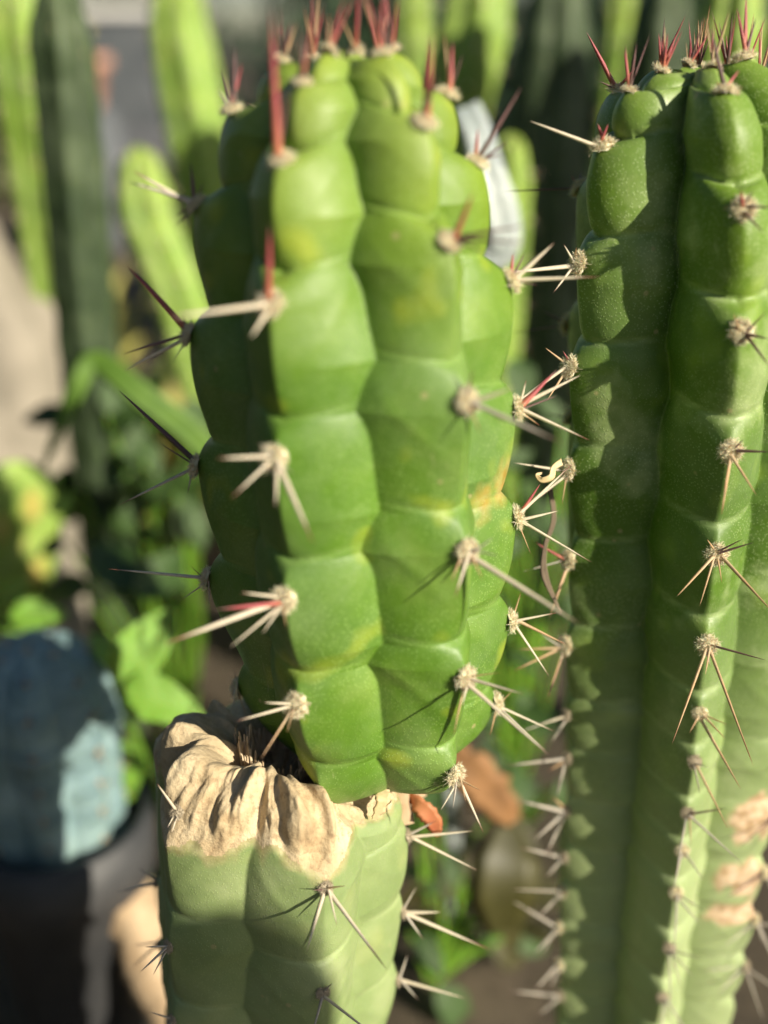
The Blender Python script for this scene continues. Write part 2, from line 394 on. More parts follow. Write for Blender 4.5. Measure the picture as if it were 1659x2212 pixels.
def areole(stem, j, S, parent, spines, size=.0030, wool=None, dim=1.0):
    """spines: (dx, dy, kind, radius_mm[, extra depth mm]) with dx, dy the tip offset in photo pixels"""
    p, n, up = stem.point(j, S)
    z = (n + up * .15).normalized()
    m0 = Matrix.Translation(p) @ z.to_track_quat('Z', 'Y').to_matrix().to_4x4()
    me = random.choice(wool or WOOL)
    mesh = me
    # areole object carries its size in its mesh scale, kept uniform so that the spines below it stay unsheared
    o = link('areole', mesh, parent, m0 @ Matrix.Diagonal((size, size, size, 1)))
    px, py, d = proj(p); nd = n.dot(FWD)
    for t in spines:
        dx, dy, kind, rad = t[:4]
        L2 = math.hypot(dx, dy) / FPX * d
        dd = t[4] / 1000 if len(t) > 4 else nd * (L2 * .45 + .003) + random.uniform(-.001, .001)
        tip = P(px + dx, py + dy, d + dd)
        ax = tip - p; base = p + n * size * .15 + ax.normalized() * size * .2 + Vector((random.uniform(-1, 1), random.uniform(-1, 1), random.uniform(-1, 1))) * size * .3
        ax = tip - base
        rad *= .78
        link('spine', SP[kind], o, align(base, ax.normalized(), rad / 1000, rad / 1000, ax.length, random.uniform(0, 6)))
    return o
def auto_spines(stem, j, S, parent, k=5, length=.012, kind=('ivory', 'grey', 'brown'), rad=.45, upness=0.0, size=.0028, wool=None, spread=1.0):
    p, n, up = stem.point(j, S); side = n.cross(up)
    m0 = Matrix.Translation(p) @ (n + up * .15).normalized().to_track_quat('Z', 'Y').to_matrix().to_4x4()
    o = link('areole', random.choice(wool or WOOL), parent, m0 @ Matrix.Diagonal((size, size, size, 1)))
    a0 = random.uniform(0, 6)
    for i in range(k):
        a = a0 + 2 * math.pi * i / k + random.uniform(-.4, .4)
        dr = (n * random.uniform(.35, 1.1) + (side * math.cos(a) + up * math.sin(a)) * spread + Vector((0, 0, 1)) * upness).normalized()
        L = length * random.uniform(.55, 1.25); r = rad / 1000 * random.uniform(.7, 1.15)
        link('spine', SP[random.choice(kind)], o, align(p + n * size * .2 + dr * size * .3, dr, r, r, L, a))
    return o

# ------------------------------------------------------------------ ground
def ground():
    n = 120; lin = np.linspace(-1, 1, n); g = np.sign(lin) * (np.abs(lin) ** 3.2) * 60
    X, Y = np.meshgrid(g, g + .5); z = (vnoise(np.stack([X * 5, Y * 5, X * 0], -1), 3) - .5) * .03 + (vnoise(np.stack([X * 23, Y * 23, X * 0], -1), 4) - .5) * .012
    V = np.stack([X, Y, z], -1).reshape(-1, 3)
    o = link('ground', mesh_np('ground', V, grid_faces(n, n, False), 'soil')); o['kind'] = 'structure'; o['label'] = 'brown garden soil under the cacti'
    # gravel path far behind
    x = np.linspace(-30, 30, 60); Y0 = 5.2 + .25 * np.sin(x * .6); V = []
    for i in range(60): V += [(x[i], Y0[i], .05), (x[i], Y0[i] + 2.3, .05)]
    F = [[2 * i, 2 * i + 2, 2 * i + 3, 2 * i + 1] for i in range(59)]
    o = link('path', mesh_np('path', V, F, 'path')); o['kind'] = 'structure'; o['label'] = 'grey gravel path across the garden'
ground()

# ------------------------------------------------------------------ the young stem in the middle
YM = 0.276
def axis_from(pairs, Y):
    out = []
    for py, px in pairs:
        z, d = vline(py, Y); out.append((z, (px - 829.5) / FPX * d, Y))
    return out
def prof_from(rows, Y, k=1.0):
    out = []
    for py, hw in rows:
        z, d = vline(py, Y); out.append((hw / FPX * d * k, z))
    return out
ax = axis_from([(1720, 838), (1600, 815), (1500, 797), (1300, 785), (1000, 772), (700, 762), (400, 745), (200, 745), (100, 748)], YM)
rows = [(1654, 14), (1651, 70), (1640, 135), (1606, 198), (1548, 244), (1460, 278), (1370, 297), (1240, 318), (1000, 333), (750, 340), (600, 326), (500, 312), (400, 290), (300, 255), (220, 212), (165, 160), (135, 95), (128, 40), (127, 5)]
pf = prof_from(rows, YM)
main = Stem(ax, pf, [-92, -24, 39, 93, 152, 212], vdepth=.745, p=1.05, amp=.0046, crease=.0008, slant=.003, wig=.10, top_round=.36, seed=1)
main.shifts = {1: lambda S: -.75 * np.clip((.022 - S) / .022, 0, 1)}
heroM = {
 0: [(1485, [(-8, -42, 'dark', .3), (-22, 52, 'grey', .35), (18, 60, 'brown', .3)]),
     (1248, [(-215, -20, 'ivory', .75), (-60, 48, 'grey', .4), (2, 58, 'grey', .35), (-40, -28, 'dark', .3)]),
     (1008, [(-172, -165, 'dark', .95), (-172, 85, 'grey', .6), (-82, -50, 'dark', .45), (-22, 62, 'grey', .4)]),
     (725, [(-137, -150, 'red', 1.15), (-142, 78, 'ivory', .9), (-146, 42, 'dark', .6), (-16, -42, 'dark', .4), (-40, 60, 'grey', .35)]),
     (450, [(-140, -75, 'ivory', .8), (-152, -52, 'grey', .7), (-14, -92, 'dark', .9), (-46, 22, 'dark', .4), (-48, 44, 'dark', .4), (12, -50, 'dark', .5)]),
     (248, [(2, -145, 'dark', .75), (-24, -92, 'dark', .6), (-34, -48, 'grey', .5), (18, -105, 'red', .7)])],
 1: [(1515, [(-130, 36, 'ivory', .65), (-72, -4, 'ivory', .5), (-78, 118, 'brown', .5), (-22, 62, 'brown', .3)]),
     (1290, [(-265, 98, 'ivory', 1.05), (-150, 22, 'red', .95), (-95, -15, 'ivory', .5), (-118, 104, 'ivory', .65), (-48, 74, 'ivory', .55), (4, 62, 'brown', .3)]),
     (985, [(-126, 0, 'ivory', .85), (-95, 86, 'ivory', .75), (2, 105, 'ivory', .7), (84, 186, 'ivory', 1.0), (42, 32, 'grey', .4), (-35, -35, 'grey', .3)]),
     (655, [(-2, -172, 'red', 1.15), (-216, 28, 'ivory', 1.1), (-42, 72, 'ivory', .8), (28, -30, 'grey', .4), (-38, -28, 'grey', .35)]),
     (350, [(-24, -335, 'red', 1.25), (14, -160, 'dark', .85)])],
 2: [(1662, [(62, 125, 'ivory', .7), (56, 34, 'brown', .45), (-30, 76, 'ivory', .55), (-4, 72, 'grey', .5), (24, 60, 'brown', .35)]),
     (1455, [(180, 166, 'ivory', .8), (126, 36, 'ivory', .65), (-26, 126, 'brown', .5), (-8, 62, 'ivory', .45), (78, -12, 'brown', .35)]),
     (1185, [(246, 160, 'ivory', .95), (-26, 100, 'ivory', .6), (-34, 66, 'brown', .4), (34, 62, 'brown', .45), (58, -30, 'grey', .4), (74, 12, 'grey', .35)]),
     (862, [(104, -30, 'ivory', .8), (216, 96, 'grey', .85), (14, -72, 'dark', .45), (30, 72, 'brown', .4), (84, 46, 'brown', .45)]),
     (525, [(52, -108, 'red', .95), (166, -36, 'dark', .75), (172, 2, 'dark', .6), (92, 26, 'dark', .45)]),
     (278, [(16, -192, 'red', 1.2), (32, -120, 'dark', .6)])],
 3: [(1515, [(128, 62, 'ivory', .6), (-12, 72, 'brown', .5), (118, 116, 'grey', .5), (40, -30, 'brown', .35)]),
     (1340, [(24, -62, 'brown', .45), (106, -18, 'ivory', .65), (122, 52, 'brown', .65), (86, 122, 'ivory', .6), (-30, -22, 'dark', .4)]),
     (1118, [(52, -72, 'red', .95), (122, -116, 'ivory', .7), (164, 98, 'ivory', .75), (92, -14, 'ivory', .6), (32, 80, 'brown', .4), (-20, 30, 'dark', .3)]),
     (882, [(88, -84, 'red', 1.15), (140, -72, 'ivory', .85), (160, 70, 'ivory', .75), (22, -62, 'ivory', .5), (52, 38, 'brown', .35), (-34, 44, 'brown', .3), (90, -28, 'dark', .45)]),
     (612, [(6, -62, 'red', .8), (96, -84, 'ivory', .8), (192, -10, 'ivory', .8), (34, -64, 'dark', .5), (60, 8, 'dark', .35)]),
     (358, [(96, -166, 'dark', .95), (2, -76, 'red', .8), (66, -48, 'dark', .55), (58, -20, 'dark', .4)]),
     (215, [(12, -115, 'red', .85), (36, -92, 'dark', .5), (-6, -136, 'brown', .5)])],
}
for j, lst in heroM.items(): main.ar[j] = [main.find(j, py) for py, _ in lst]
for j in (4, 5): main.ar[j] = [main.L * t for t in (.10, .24, .38, .52, .65, .77, .86)]
for j in range(6):                                  # crowded little tubercles of the crown
    a = sorted(main.ar[j]); last = a[-1]; g = .016 + .002 * (j % 3)
    while last + g < main.L - .004:
        last += g; main.ar[j].append(last); g = max(.006, g * .72)
main.close()
def orange_spot(T, S, pos):
    p0, n0, u0 = main.point(3, main.find(3, 1075)); q = np.array(p0 + UP * .001 - RIGHT * .0085 - FWD * .006)
    d = np.sqrt((((pos - q) / np.array([.0045, .012, .0085])) ** 2).sum(-1)); n = vnoise(pos * 420, 5)
    q2 = np.array(main.point(3, main.find(3, 1025))[0] - RIGHT * .002); d2 = np.sqrt((((pos - q2) / np.array([.0045, .012, .011])) ** 2).sum(-1))
    return np.clip(1.25 - np.minimum(d, d2) - .5 * n, 0, 1) * .8
T = thing('cactus_stem', 'bright green bumpy cactus stem in the middle with red spines on its crown', 'cactus', (ax[0][1], YM, pf[0][1]), 'spiny green cactus stems')
main.build(440, 620, 'skin_main', 'stem', T, scarf=orange_spot)
for j, lst in heroM.items():
    for (py, spn) in lst: areole(main, j, main.find(j, py), T, spn, size=.0029 if py > 600 else .0025)
    k0 = len(lst)
    for i, S in enumerate(main.ar[j][k0:]):
        auto_spines(main, j, S, T, 5, .013 - .0015 * i, ('red', 'red', 'dark', 'brown'), .42, 1.0, .0020, spread=.45)
for j in (4, 5):
    for S in main.ar[j][7:]: auto_spines(main, j, S, T, 5, .013, ('red', 'brown', 'dark', 'brown'), .42, 1.2, .0020, spread=.4)
    for S in main.ar[j][5:7]: auto_spines(main, j, S, T, 5, .014, ('ivory', 'dark', 'red'), .6, .6, .0026)

# ------------------------------------------------------------------ the taller stem on the right
YR = 0.322
axr = axis_from([(2600, 1345), (2212, 1372), (1900, 1402), (1500, 1448), (1106, 1478), (800, 1512), (500, 1532), (300, 1528), (150, 1520), (100, 1520)], YR)
zb, db = vline(2212, YR)
rowsr = [(2150, 208), (1900, 218), (1700, 232), (1400, 262), (1100, 285), (800, 312), (600, 312), (450, 300), (330, 268), (250, 232), (195, 180), (165, 110), (152, 55), (148, 5)]
pfr = [(.036, -.02), (.037, .10), (.038, .2)] + [q for q in prof_from(rowsr, YR) if q[1] > .21]
right = Stem(axr, pfr, [-130, -67, -4, 57, 116, 173], vdepth=.63, p=1.10, amp=.0038, crease=.0009, slant=.003, wig=.05, top_round=.22, seed=2)
heroR = {
 0: [(900, [(-60, -10, 'dark', .4), (-40, 30, 'grey', .4)]), (700, [(-130, 20, 'dark', .4), (-60, -30, 'dark', .4)]), (412, [(-168, 6, 'dark', .5), (2, -36, 'dark', .45), (-20, -30, 'red', .4)]),
     (205, [(-72, -132, 'red', 1.15), (-44, -24, 'dark', .5), (38, -56, 'red', .6), (-34, -70, 'dark', .5)])],
 1: [(2150, [(-50, 45, 'grey', .9), (-110, -10, 'grey', .95)]), (2080, [(-60, 62, 'grey', .9), (-20, 50, 'grey', .6)]), (2000, [(-100, -56, 'grey', .9), (-54, 58, 'grey', .9), (-40, 66, 'grey', .6)]),
     (1925, [(-52, 56, 'grey', .9), (-110, -4, 'grey', .7)]), (1850, [(-98, -22, 'grey', .9), (-40, 44, 'grey', .8)]),
     (1752, [(-104, -22, 'grey', 1.0), (-68, 62, 'grey', 1.0), (-46, 100, 'grey', .9), (-30, -30, 'brown', .6)]),
     (1640, [(-134, 14, 'grey', .9), (-24, 84, 'grey', .9), (-42, 26, 'brown', .6)]),
     (1540, [(-62, 22, 'ivory', .8), (-36, 62, 'grey', .75), (-110, 40, 'grey', .5), (10, -20, 'brown', .4)]),
     (1392, [(-102, 10, 'brown', .75), (-112, 56, 'brown', .65), (-40, 116, 'brown', .7), (-58, -26, 'grey', .5), (-12, 40, 'grey', .4)]),
     (1210, [(-78, -40, 'red', .7), (-44, 130, 'brown', .55), (-30, 84, 'brown', .5), (-100, 26, 'grey', .4)]),
     (1010, [(-118, -14, 'ivory', .6), (-132, 112, 'ivory', .75), (-14, 76, 'brown', .4), (6, -24, 'red', .45), (-60, 60, 'dark', .5)]),
     (790, [(-136, 90, 'ivory', .85), (-54, -42, 'brown', .5), (-16, -36, 'red', .5), (-50, 72, 'brown', .5)]),
     (572, [(-182, 22, 'ivory', .95), (-32, -42, 'ivory', .6), (-4, -36, 'brown', .45), (-54, 62, 'ivory', .6)]),
     (318, [(-158, -55, 'ivory', .95), (-12, -50, 'red', .75), (12, -50, 'red', .7)])],
 2: [(2150, [(-10, 150, 'grey', .55), (72, 110, 'grey', .6), (24, 72, 'grey', .45)]), (2040, [(4, 132, 'grey', .55), (52, 62, 'grey', .5), (72, 24, 'grey', .45), (26, 90, 'grey', .4)]),
     (1925, [(-4, 130, 'grey', .6), (56, 72, 'grey', .6), (62, 40, 'grey', .5)]), (1835, [(-20, 90, 'grey', .5), (48, 66, 'grey', .5)]),
     (1752, [(-26, 132, 'grey', .6), (120, 110, 'grey', .65), (86, -12, 'dark', .6), (8, 72, 'brown', .4)]),
     (1640, [(72, 146, 'brown', .65), (12, 72, 'grey', .45), (28, 12, 'grey', .4)]),
     (1536, [(90, 166, 'brown', .75), (56, 56, 'brown', .5), (62, 26, 'brown', .45), (-22, 42, 'brown', .5)]),
     (1388, [(-76, 216, 'brown', .8), (100, 262, 'brown', .8), (128, 34, 'dark', .6), (-4, 66, 'brown', .5), (8, 50, 'grey', .4)]),
     (1192, [(-86, 92, 'brown', .7), (-36, 112, 'brown', .6), (12, 62, 'brown', .4), (124, 128, 'brown', .8), (82, -26, 'dark', .5), (56, -32, 'dark', .5), (-20, -32, 'brown', .45)]),
     (972, [(90, 2, 'dark', .75), (-20, 138, 'brown', .7), (56, 96, 'brown', .6), (-14, 86, 'brown', .45), (28, -26, 'dark', .45)]),
     (716, [(62, 16, 'dark', .65), (62, 76, 'dark', .6), (-16, -38, 'brown', .45), (54, -44, 'dark', .45)]),
     (452, [(-6, -42, 'red', .6), (74, -2, 'dark', .65), (44, 52, 'dark', .6), (22, -42, 'dark', .5), (-20, -34, 'grey', .4)]),
     (214, [(-32, -142, 'dark', .95), (-22, -26, 'brown', .6), (30, -52, 'red', .75)])],
 3: [(2085, [(-60, 60, 'grey', .6), (110, 80, 'grey', .6), (40, 120, 'grey', .6), (-90, 10, 'grey', .5)]), (1985, [(130, 30, 'grey', .6), (60, 130, 'grey', .6), (-70, 60, 'grey', .5), (20, 60, 'grey', .4)]), (1880, [(-90, 60, 'dark', .5), (80, 80, 'grey', .6), (30, 100, 'grey', .5), (-50, -30, 'grey', .4)]),
     (1760, [(60, 60, 'ivory', .6), (20, 90, 'grey', .5), (-80, 70, 'dark', .5)]), (1630, [(40, 70, 'ivory', .6), (10, 60, 'ivory', .5), (60, 10, 'ivory', .5), (-40, 40, 'grey', .4)]),
     (1480, [(40, 60, 'ivory', .6), (70, 0, 'grey', .5)]), (1290, [(60, 80, 'ivory', .7), (80, -20, 'brown', .6)]), (1080, [(90, 40, 'ivory', .8), (40, 90, 'brown', .5)]), (840, [(90, 10, 'ivory', .8), (60, 80, 'brown', .5)]),
     (600, [(90, -10, 'ivory', .8), (50, 70, 'dark', .6)]), (350, [(60, -60, 'red', .9), (80, 10, 'dark', .6)]), (158, [(6, -140, 'red', 1.0), (-14, -112, 'red', .9), (28, -90, 'dark', .6)])],
}
for j, lst in heroR.items(): right.ar[j] = [right.find(j, py) for py, _ in lst]
right.ar[0] = [right.L * t for t in (.3, .45, .6)] + right.ar[0]
for j in (4, 5): right.ar[j] = [right.L * t for t in np.linspace(.08, .9, 20)]
offR = {0: 3, 1: 0, 2: 0, 3: 0}
cnt = {j: len(right.ar[j]) for j in range(6)}
for j in range(6):
    a = sorted(right.ar[j]); last = a[-1]; g = .015 + .002 * (j % 2)
    while last + g < right.L - .004:
        last += g; right.ar[j].append(last); g = max(.006, g * .72)
right.close()
def fadeR(T_, S, pos):
    z0 = vline(1150, YR)[0]; z1 = vline(1800, YR)[0]
    return np.clip((z0 - pos[..., 2]) / (z0 - z1), 0, 1) * .9
def corkR(T_, S, pos):
    out = 0
    for (px, py, dp, rx, rz) in ((1632, 1775, .372, .010, .012), (1612, 1900, .385, .011, .009), (1600, 1985, .39, .014, .006)):
        q = np.array(P(px, py, dp)); d = np.sqrt((((pos - q) / np.array([rx, .03, rz])) ** 2).sum(-1)); out = np.maximum(out, np.clip((1.35 - d - .7 * vnoise(pos * 300, 8)) * 3, 0, 1))
    return out
T = thing('cactus_stem', 'tall deep-ribbed cactus stem at the right edge, shaded in its furrow', 'cactus', (axr[0][1], YR, 0), 'spiny green cactus stems')
right.build(400, 640, 'skin_right', 'stem', T, fade=fadeR, scarf=corkR)
for j, lst in heroR.items():
    for (py, spn) in lst:
        old = py > 1500
        areole(right, j, right.find(j, py), T, spn, size=.0021 if old else .0029, wool=WOOLG if (old and random.random() < .6) else WOOL)
    for i, S in enumerate(right.ar[j][cnt[j]:]):
        auto_spines(right, j, S, T, 5, .012 - .0015 * i, ('red', 'red', 'dark', 'brown'), .42, 1.0, .0020, spread=.45)
for j in (4, 5):
    for S in right.ar[j][20:]: auto_spines(right, j, S, T, 5, .013, ('red', 'brown', 'dark'), .42, 1.2, .0020, spread=.4)
    for S in right.ar[j][17:20]: auto_spines(right, j, S, T, 4, .014, ('ivory', 'dark', 'red'), .6, .6, .0026)

# ------------------------------------------------------------------ the old cut stump below
YS = 0.266
zt, dt = vline(1738, YS - .032)                             # rim height
axs = axis_from([(2600, 588), (2212, 590), (1900, 598), (1700, 600), (1500, 600)], YS)
Rs = 275 / FPX * vline(1850, YS)[1]
pfs = [(Rs * .92, -.02), (Rs * .95, .1), (Rs, zt - .08), (Rs * 1.0, zt - .03), (Rs * .97, zt - .012), (Rs * .90, zt - .003), (Rs * .74, zt + .003), (Rs * .55, zt + .001), (Rs * .38, zt - .006), (Rs * .25, zt - .010), (Rs * .05, zt - .011)]
stub = Stem(axs, pfs, [-104, -44, 24, 86, 145, 205], vdepth=.80, p=1.15, amp=.0026, crease=.0008, slant=.002, wig=.06, seed=3)
heroS = {
 0: [(2040, [(-62, 52, 'grey', .6), (-60, 4, 'grey', .5)]), (1908, [(-92, 22, 'grey', .8), (-40, -30, 'grey', .5)])],
 1: [(2200, [(-40, 30, 'grey', .6), (-50, -20, 'grey', .5)]), (2038, [(-62, 56, 'grey', .65), (-34, 62, 'grey', .5), (-52, 2, 'grey', .5)]), (1768, [(-44, -62, 'ivory', .7), (-12, 44, 'ivory', .4), (-22, 34, 'ivory', .4), (4, 22, 'ivory', .4)])],
 2: [(2135, [(-26, 100, 'grey', .65), (116, 96, 'ivory', .75), (20, -20, 'grey', .4)]), (1903, [(-42, 138, 'ivory', .75), (132, 178, 'ivory', .85), (24, 82, 'ivory', .5), (42, -4, 'brown', .4), (-32, 6, 'dark', .35)])],
 3: [(2115, [(148, 42, 'ivory', .95), (22, -52, 'grey', .6), (46, 46, 'grey', .6)]), (1968, [(192, 84, 'ivory', .95), (84, 2, 'ivory', .8), (30, -52, 'grey', .5), (46, 62, 'grey', .6)]), (1806, [(152, 76, 'ivory', .85), (142, -10, 'ivory', .75), (62, -32, 'grey', .6)])],
}
for j, lst in heroS.items():
    hs = [stub.find(j, py) for py, _ in lst]; lo = min(hs)
    stub.ar[j] = hs + [lo - .032 * k for k in range(1, 8) if lo - .032 * k > .01]
for j in (4, 5): stub.ar[j] = list(np.arange(.02, stub.L - .06, .033))
stub.close()
Stop = float(np.interp(zt - .012, pfs and [q[1] for q in pfs[:5]], [0, 0, 0, 0, 0])) if False else None
zprof = stub.prof[:, 1]; irim = int(np.argmin(np.abs(stub.prof[:, 1][:len(zprof) // 2 + 30] - (zt - .003)))); Srim = float(stub.S[irim])
def scar_edge(th):
    """how far below the rim the dried tissue reaches at each angle"""
    a = np.degrees(th)
    e = np.interp(a, [-180, -150, -110, -85, -60, -44, -25, -10, 2, 12, 24, 34, 44, 60, 75, 100, 140, 180], [.004, .006, .010, .016, .020, .028, .030, .027, .020, .032, .036, .026, .010, .003, .001, .000, .002, .004])
    return e * .5
def stub_extra(th, S, r, z):
    below = Srim - S; e = scar_edge(th)
    inside = np.clip((e - below) / .006, 0, 1)
    q = np.stack([np.sin(th) * 10, np.cos(th) * 10, S * 55], -1); n = vnoise(q, 11) + .4 * vnoise(q * 2.3, 12) + .25 * vnoise(q * 6.1, 17) - .82
    fold = np.sin(th * 11 + 9 * vnoise(np.stack([np.sin(th) * 1.7, np.cos(th) * 1.7, S * 20], -1), 18) + 5 * vnoise(np.stack([np.sin(th) * 3, np.cos(th) * 3, S * 60], -1), 13))
    dr = inside * (-.0022 + .0026 * n + .0022 * fold * np.clip(1 - below / .02, 0, 1))
    a = np.degrees(th); lobe = np.exp(-((a + 82) / 30) ** 2)          # left shoulder that curls up
    top = np.clip(1 - np.abs(S - Srim - .004) / .022, 0, 1)
    dz = inside * .0016 * n + lobe * top * .003 + .004 * inside * np.clip(fold, 0, 1) * top
    dr = dr + lobe * top * .004
    low = np.exp(-((a - 78) / 42) ** 2) * np.clip(1 - np.maximum(Srim - S, 0) / .03, 0, 1); dz = dz - .020 * low - .007 * np.clip(-np.cos(th), 0, 1) * np.clip(1 - np.maximum(Srim - S, 0) / .02, 0, 1)
    return dr, dz
stub.extra = stub_extra
def scar_line(th):
    q = np.stack([np.sin(th) * 7, np.cos(th) * 7, th * 0], -1)
    return Srim - scar_edge(th) - (vnoise(q, 15) * .007 + vnoise(q * 4, 16) * .0022 - .0045)
T = thing('cut_cactus_stump', 'old pale green cactus stump with a wrinkled tan cut top', 'cactus', (axs[0][1], YS, 0), 'spiny green cactus stems')
stub.build(400, 560, 'skin_old', 'stem', T, scarf=lambda t, S, pos: np.clip(1 - (scar_line(t) - S) / (.001 + .007 * vnoise(pos * 260, 33)), 0, 1) * .8, split=scar_line, extra_mat=('dried_cut_top', 'scar'))
for j, lst in heroS.items():
    for (py, spn) in lst: areole(stub, j, stub.find(j, py), T, spn, size=.0019, wool=WOOLG)
# frayed woody core standing in the cut
V, F = [], []; c0 = Vector((np.interp(zt, sorted(q[0] for q in axs), [q[1] for q in sorted(axs)]), YS, zt - .012))
for i in range(150):
    a = random.uniform(0, 2 * math.pi); rr = random.uniform(.0085, .0125); h = (.011 + .004 * math.sin(a * 2 + 1)) * random.uniform(.6, 1.15)
    b = c0 + Vector((math.cos(a) * rr, math.sin(a) * rr, 0)); e = b + Vector((math.cos(a) * .0012 * random.uniform(-1, 2), math.sin(a) * .0012, h))
    v, f = tube([b, (b + e) / 2 + Vector((random.uniform(-1, 1), 0, 0)) * .0003, e], [.0007, .0006, .0003], 5); F.append(f + len(V) * 0 + sum(len(x) for x in V)); V.append(v)
wc = link('woody_core', mesh_np('woody_core', np.concatenate(V) - np.array(WM[T.name].translation), np.concatenate(F), 'fibre'), T, WM[T.name])
# corky neck where the young stem springs from the stump
ns, nr = 40, 9; V = []
b0 = Vector((ax[0][1], YM, pf[0][1]))
for i in range(nr):
    t = i / (nr - 1); rr = .0105 + .006 * (1 - t) ** 2 + .004 * t ** 3
    for k in range(ns):
        a = 2 * math.pi * k / ns; q = rr * (1 + .12 * math.sin(a * 7 + t * 3) + .1 * random.uniform(-1, 1))
        V.append((b0.x - .006 * (1 - t) + math.cos(a) * q, b0.y + .002 + math.sin(a) * q, b0.z - .016 * (1 - t) + .004 * t))
V = np.array(V); link('corky_neck', mesh_np('corky_neck', V - np.array(WM[T.name].translation), grid_faces(nr, ns), 'cork'), T, WM[T.name])

# ------------------------------------------------------------------ cactus columns standing behind
def column(name, label, px, py, d, rpx, mat, nribs=7, rot=0.0, lean=(0, 0), taper=.9, tip=1.3, cat='cactus', group='blurred cacti behind', vd=.78, spines=True, swell=None, amp=.0012, gap=.022, res=(110, 150), base_py=None):
    top = P(px, py, d); r = rpx / FPX * d
    h = top.z
    axc = [(top.z + .02, top.x, top.y), (top.z - .05, top.x, top.y)] + [(top.z * t, top.x + lean[0] * (1 - t), top.y + lean[1] * (1 - t)) for t in (.75, .5, .25, 0)] + [(-.05, top.x + lean[0], top.y + lean[1])]
    zb = vline(base_py, top.y)[0] if base_py else 0.0; hh = h - zb
    pr = [(r * taper, zb - .02), (r * taper, zb + hh * .3), (r * (swell or 1), zb + hh * .65), (r, h - 2.2 * r * tip), (r * .93, h - 1.2 * r * tip), (r * .72, h - .5 * r * tip), (r * .42, h - .14 * r * tip), (r * .03, h)]
    stm = Stem(axc, pr, [rot + 360.0 / nribs * k for k in range(nribs)], vdepth=vd, p=1.35, amp=amp, crease=.0004, slant=.001, wig=.03, top_round=.12, seed=random.randrange(99))
    for j in range(nribs): stm.ar[j] = list(np.arange(.01 + .011 * (j % 2), stm.L - .006, gap))
    stm.close()
    T = thing(name, label, cat, (top.x + lean[0], top.y + lean[1], zb), group)
    stm.build(res[0], res[1], mat, 'stem', T)
    if spines:
        for j in range(nribs):
            a = math.atan2(math.sin(stm.ribs[j]), math.cos(stm.ribs[j]))
            if abs(a) < 2.0:
                for S in stm.ar[j]:
                    p, n, u = stm.point(j, S); q = proj(p)
                    if -40 < q[0] < 1700 and -40 < q[1] < 1150: auto_spines(stm, j, S, T, 3, .008, ('brown', 'grey', 'dark'), .3, 0, .0014)
    return stm, T
column('column_cactus', 'tall pale green column cactus out of focus left of the middle stem', 378, -60, 1.0, 78, 'skin_bg', 6, 12, lean=(.05, 0), gap=.03)
column('finger_cactus', 'short round-tipped green cactus finger leaning beside the tall pale column', 298, 318, .86, 66, 'skin_bg', 6, 30, lean=(.10, -.02), gap=.03)
column('column_cactus', 'column cactus with shade painted into its skin at the left, left of the pale column', 118, -40, .60, 74, 'skin_painted_shade', 6, 5, lean=(-.02, .02), vd=.86, gap=.03, spines=False)
column('column_cactus', 'bright green column cactus in the top left corner', 20, -80, .85, 74, 'skin_bg', 6, 20, lean=(.0, .04), gap=.03)
column('column_cactus', 'yellow green club-shaped cactus rising behind the right side of the crown', 1030, -120, .80, 86, 'skin_bg', 5, 10, lean=(-.10, .0), taper=.55, swell=.8, gap=.03)
column('column_cactus', 'slim green cactus just behind the crown, left of the club-shaped one', 893, -60, .95, 38, 'skin_bg', 5, 25, lean=(.06, .02), gap=.03)
column('finger_cactus', 'pale round-tipped cactus finger in the gap behind the plastic strip', 1105, 292, .70, 52, 'skin_bg', 6, 0, lean=(.0, .05), gap=.03)
column('column_cactus', 'thin pale column cactus behind the gap, left of the right stem', 1345, -60, .95, 28, 'skin_bg', 5, 15, gap=.03)
column('column_cactus', 'pale green column cactus rising behind the top of the right stem', 1592, -90, .66, 78, 'skin_bg', 6, 8, gap=.03)
column('column_cactus', 'dark column cactus in the shaded gap between the two stems', 1205, -60, .74, 88, 'skin_painted_shade', 6, 18, vd=.85, gap=.03, spines=False)
column('column_cactus', 'dark column cactus directly behind the right stem', 1440, -60, .86, 80, 'skin_painted_shade', 6, 40, vd=.85, gap=.03, spines=False)
# glaucous blue cactus, lower left
bs, bT = column('blue_cactus', 'waxy blue cactus with a flat top in the lower left corner', 62, 1385, .513, 178, 'skin_blue', 8, 12, tip=.55, vd=.84, spines=False, amp=.002, gap=.018, group=None, res=(180, 220), base_py=1815)
for j in range(8):
    a = math.atan2(math.sin(bs.ribs[j]), math.cos(bs.ribs[j]))
    if abs(a) < 1.9:
        for S in bs.ar[j]:
            q = proj(bs.point(j, S)[0])
            if -60 < q[0] < 1700 and q[1] < 2260: auto_spines(bs, j, S, bT, 4, .008, ('brown', 'dark'), .22, 0, .0013, WOOLG)
# unseen cactus added off to the right to cast a shadow on the stump
lp = proj(P(560, 2015, .285) + SUN * .85)
cpt = P(560, 2015, .285) + SUN * .85
column('tall_cactus', 'tall column cactus added outside the picture on the right to shade the stump', lp[0], lp[1], lp[2], .030 * FPX / lp[2], 'skin_right', 6, 0, spines=False, gap=.025, group=None)

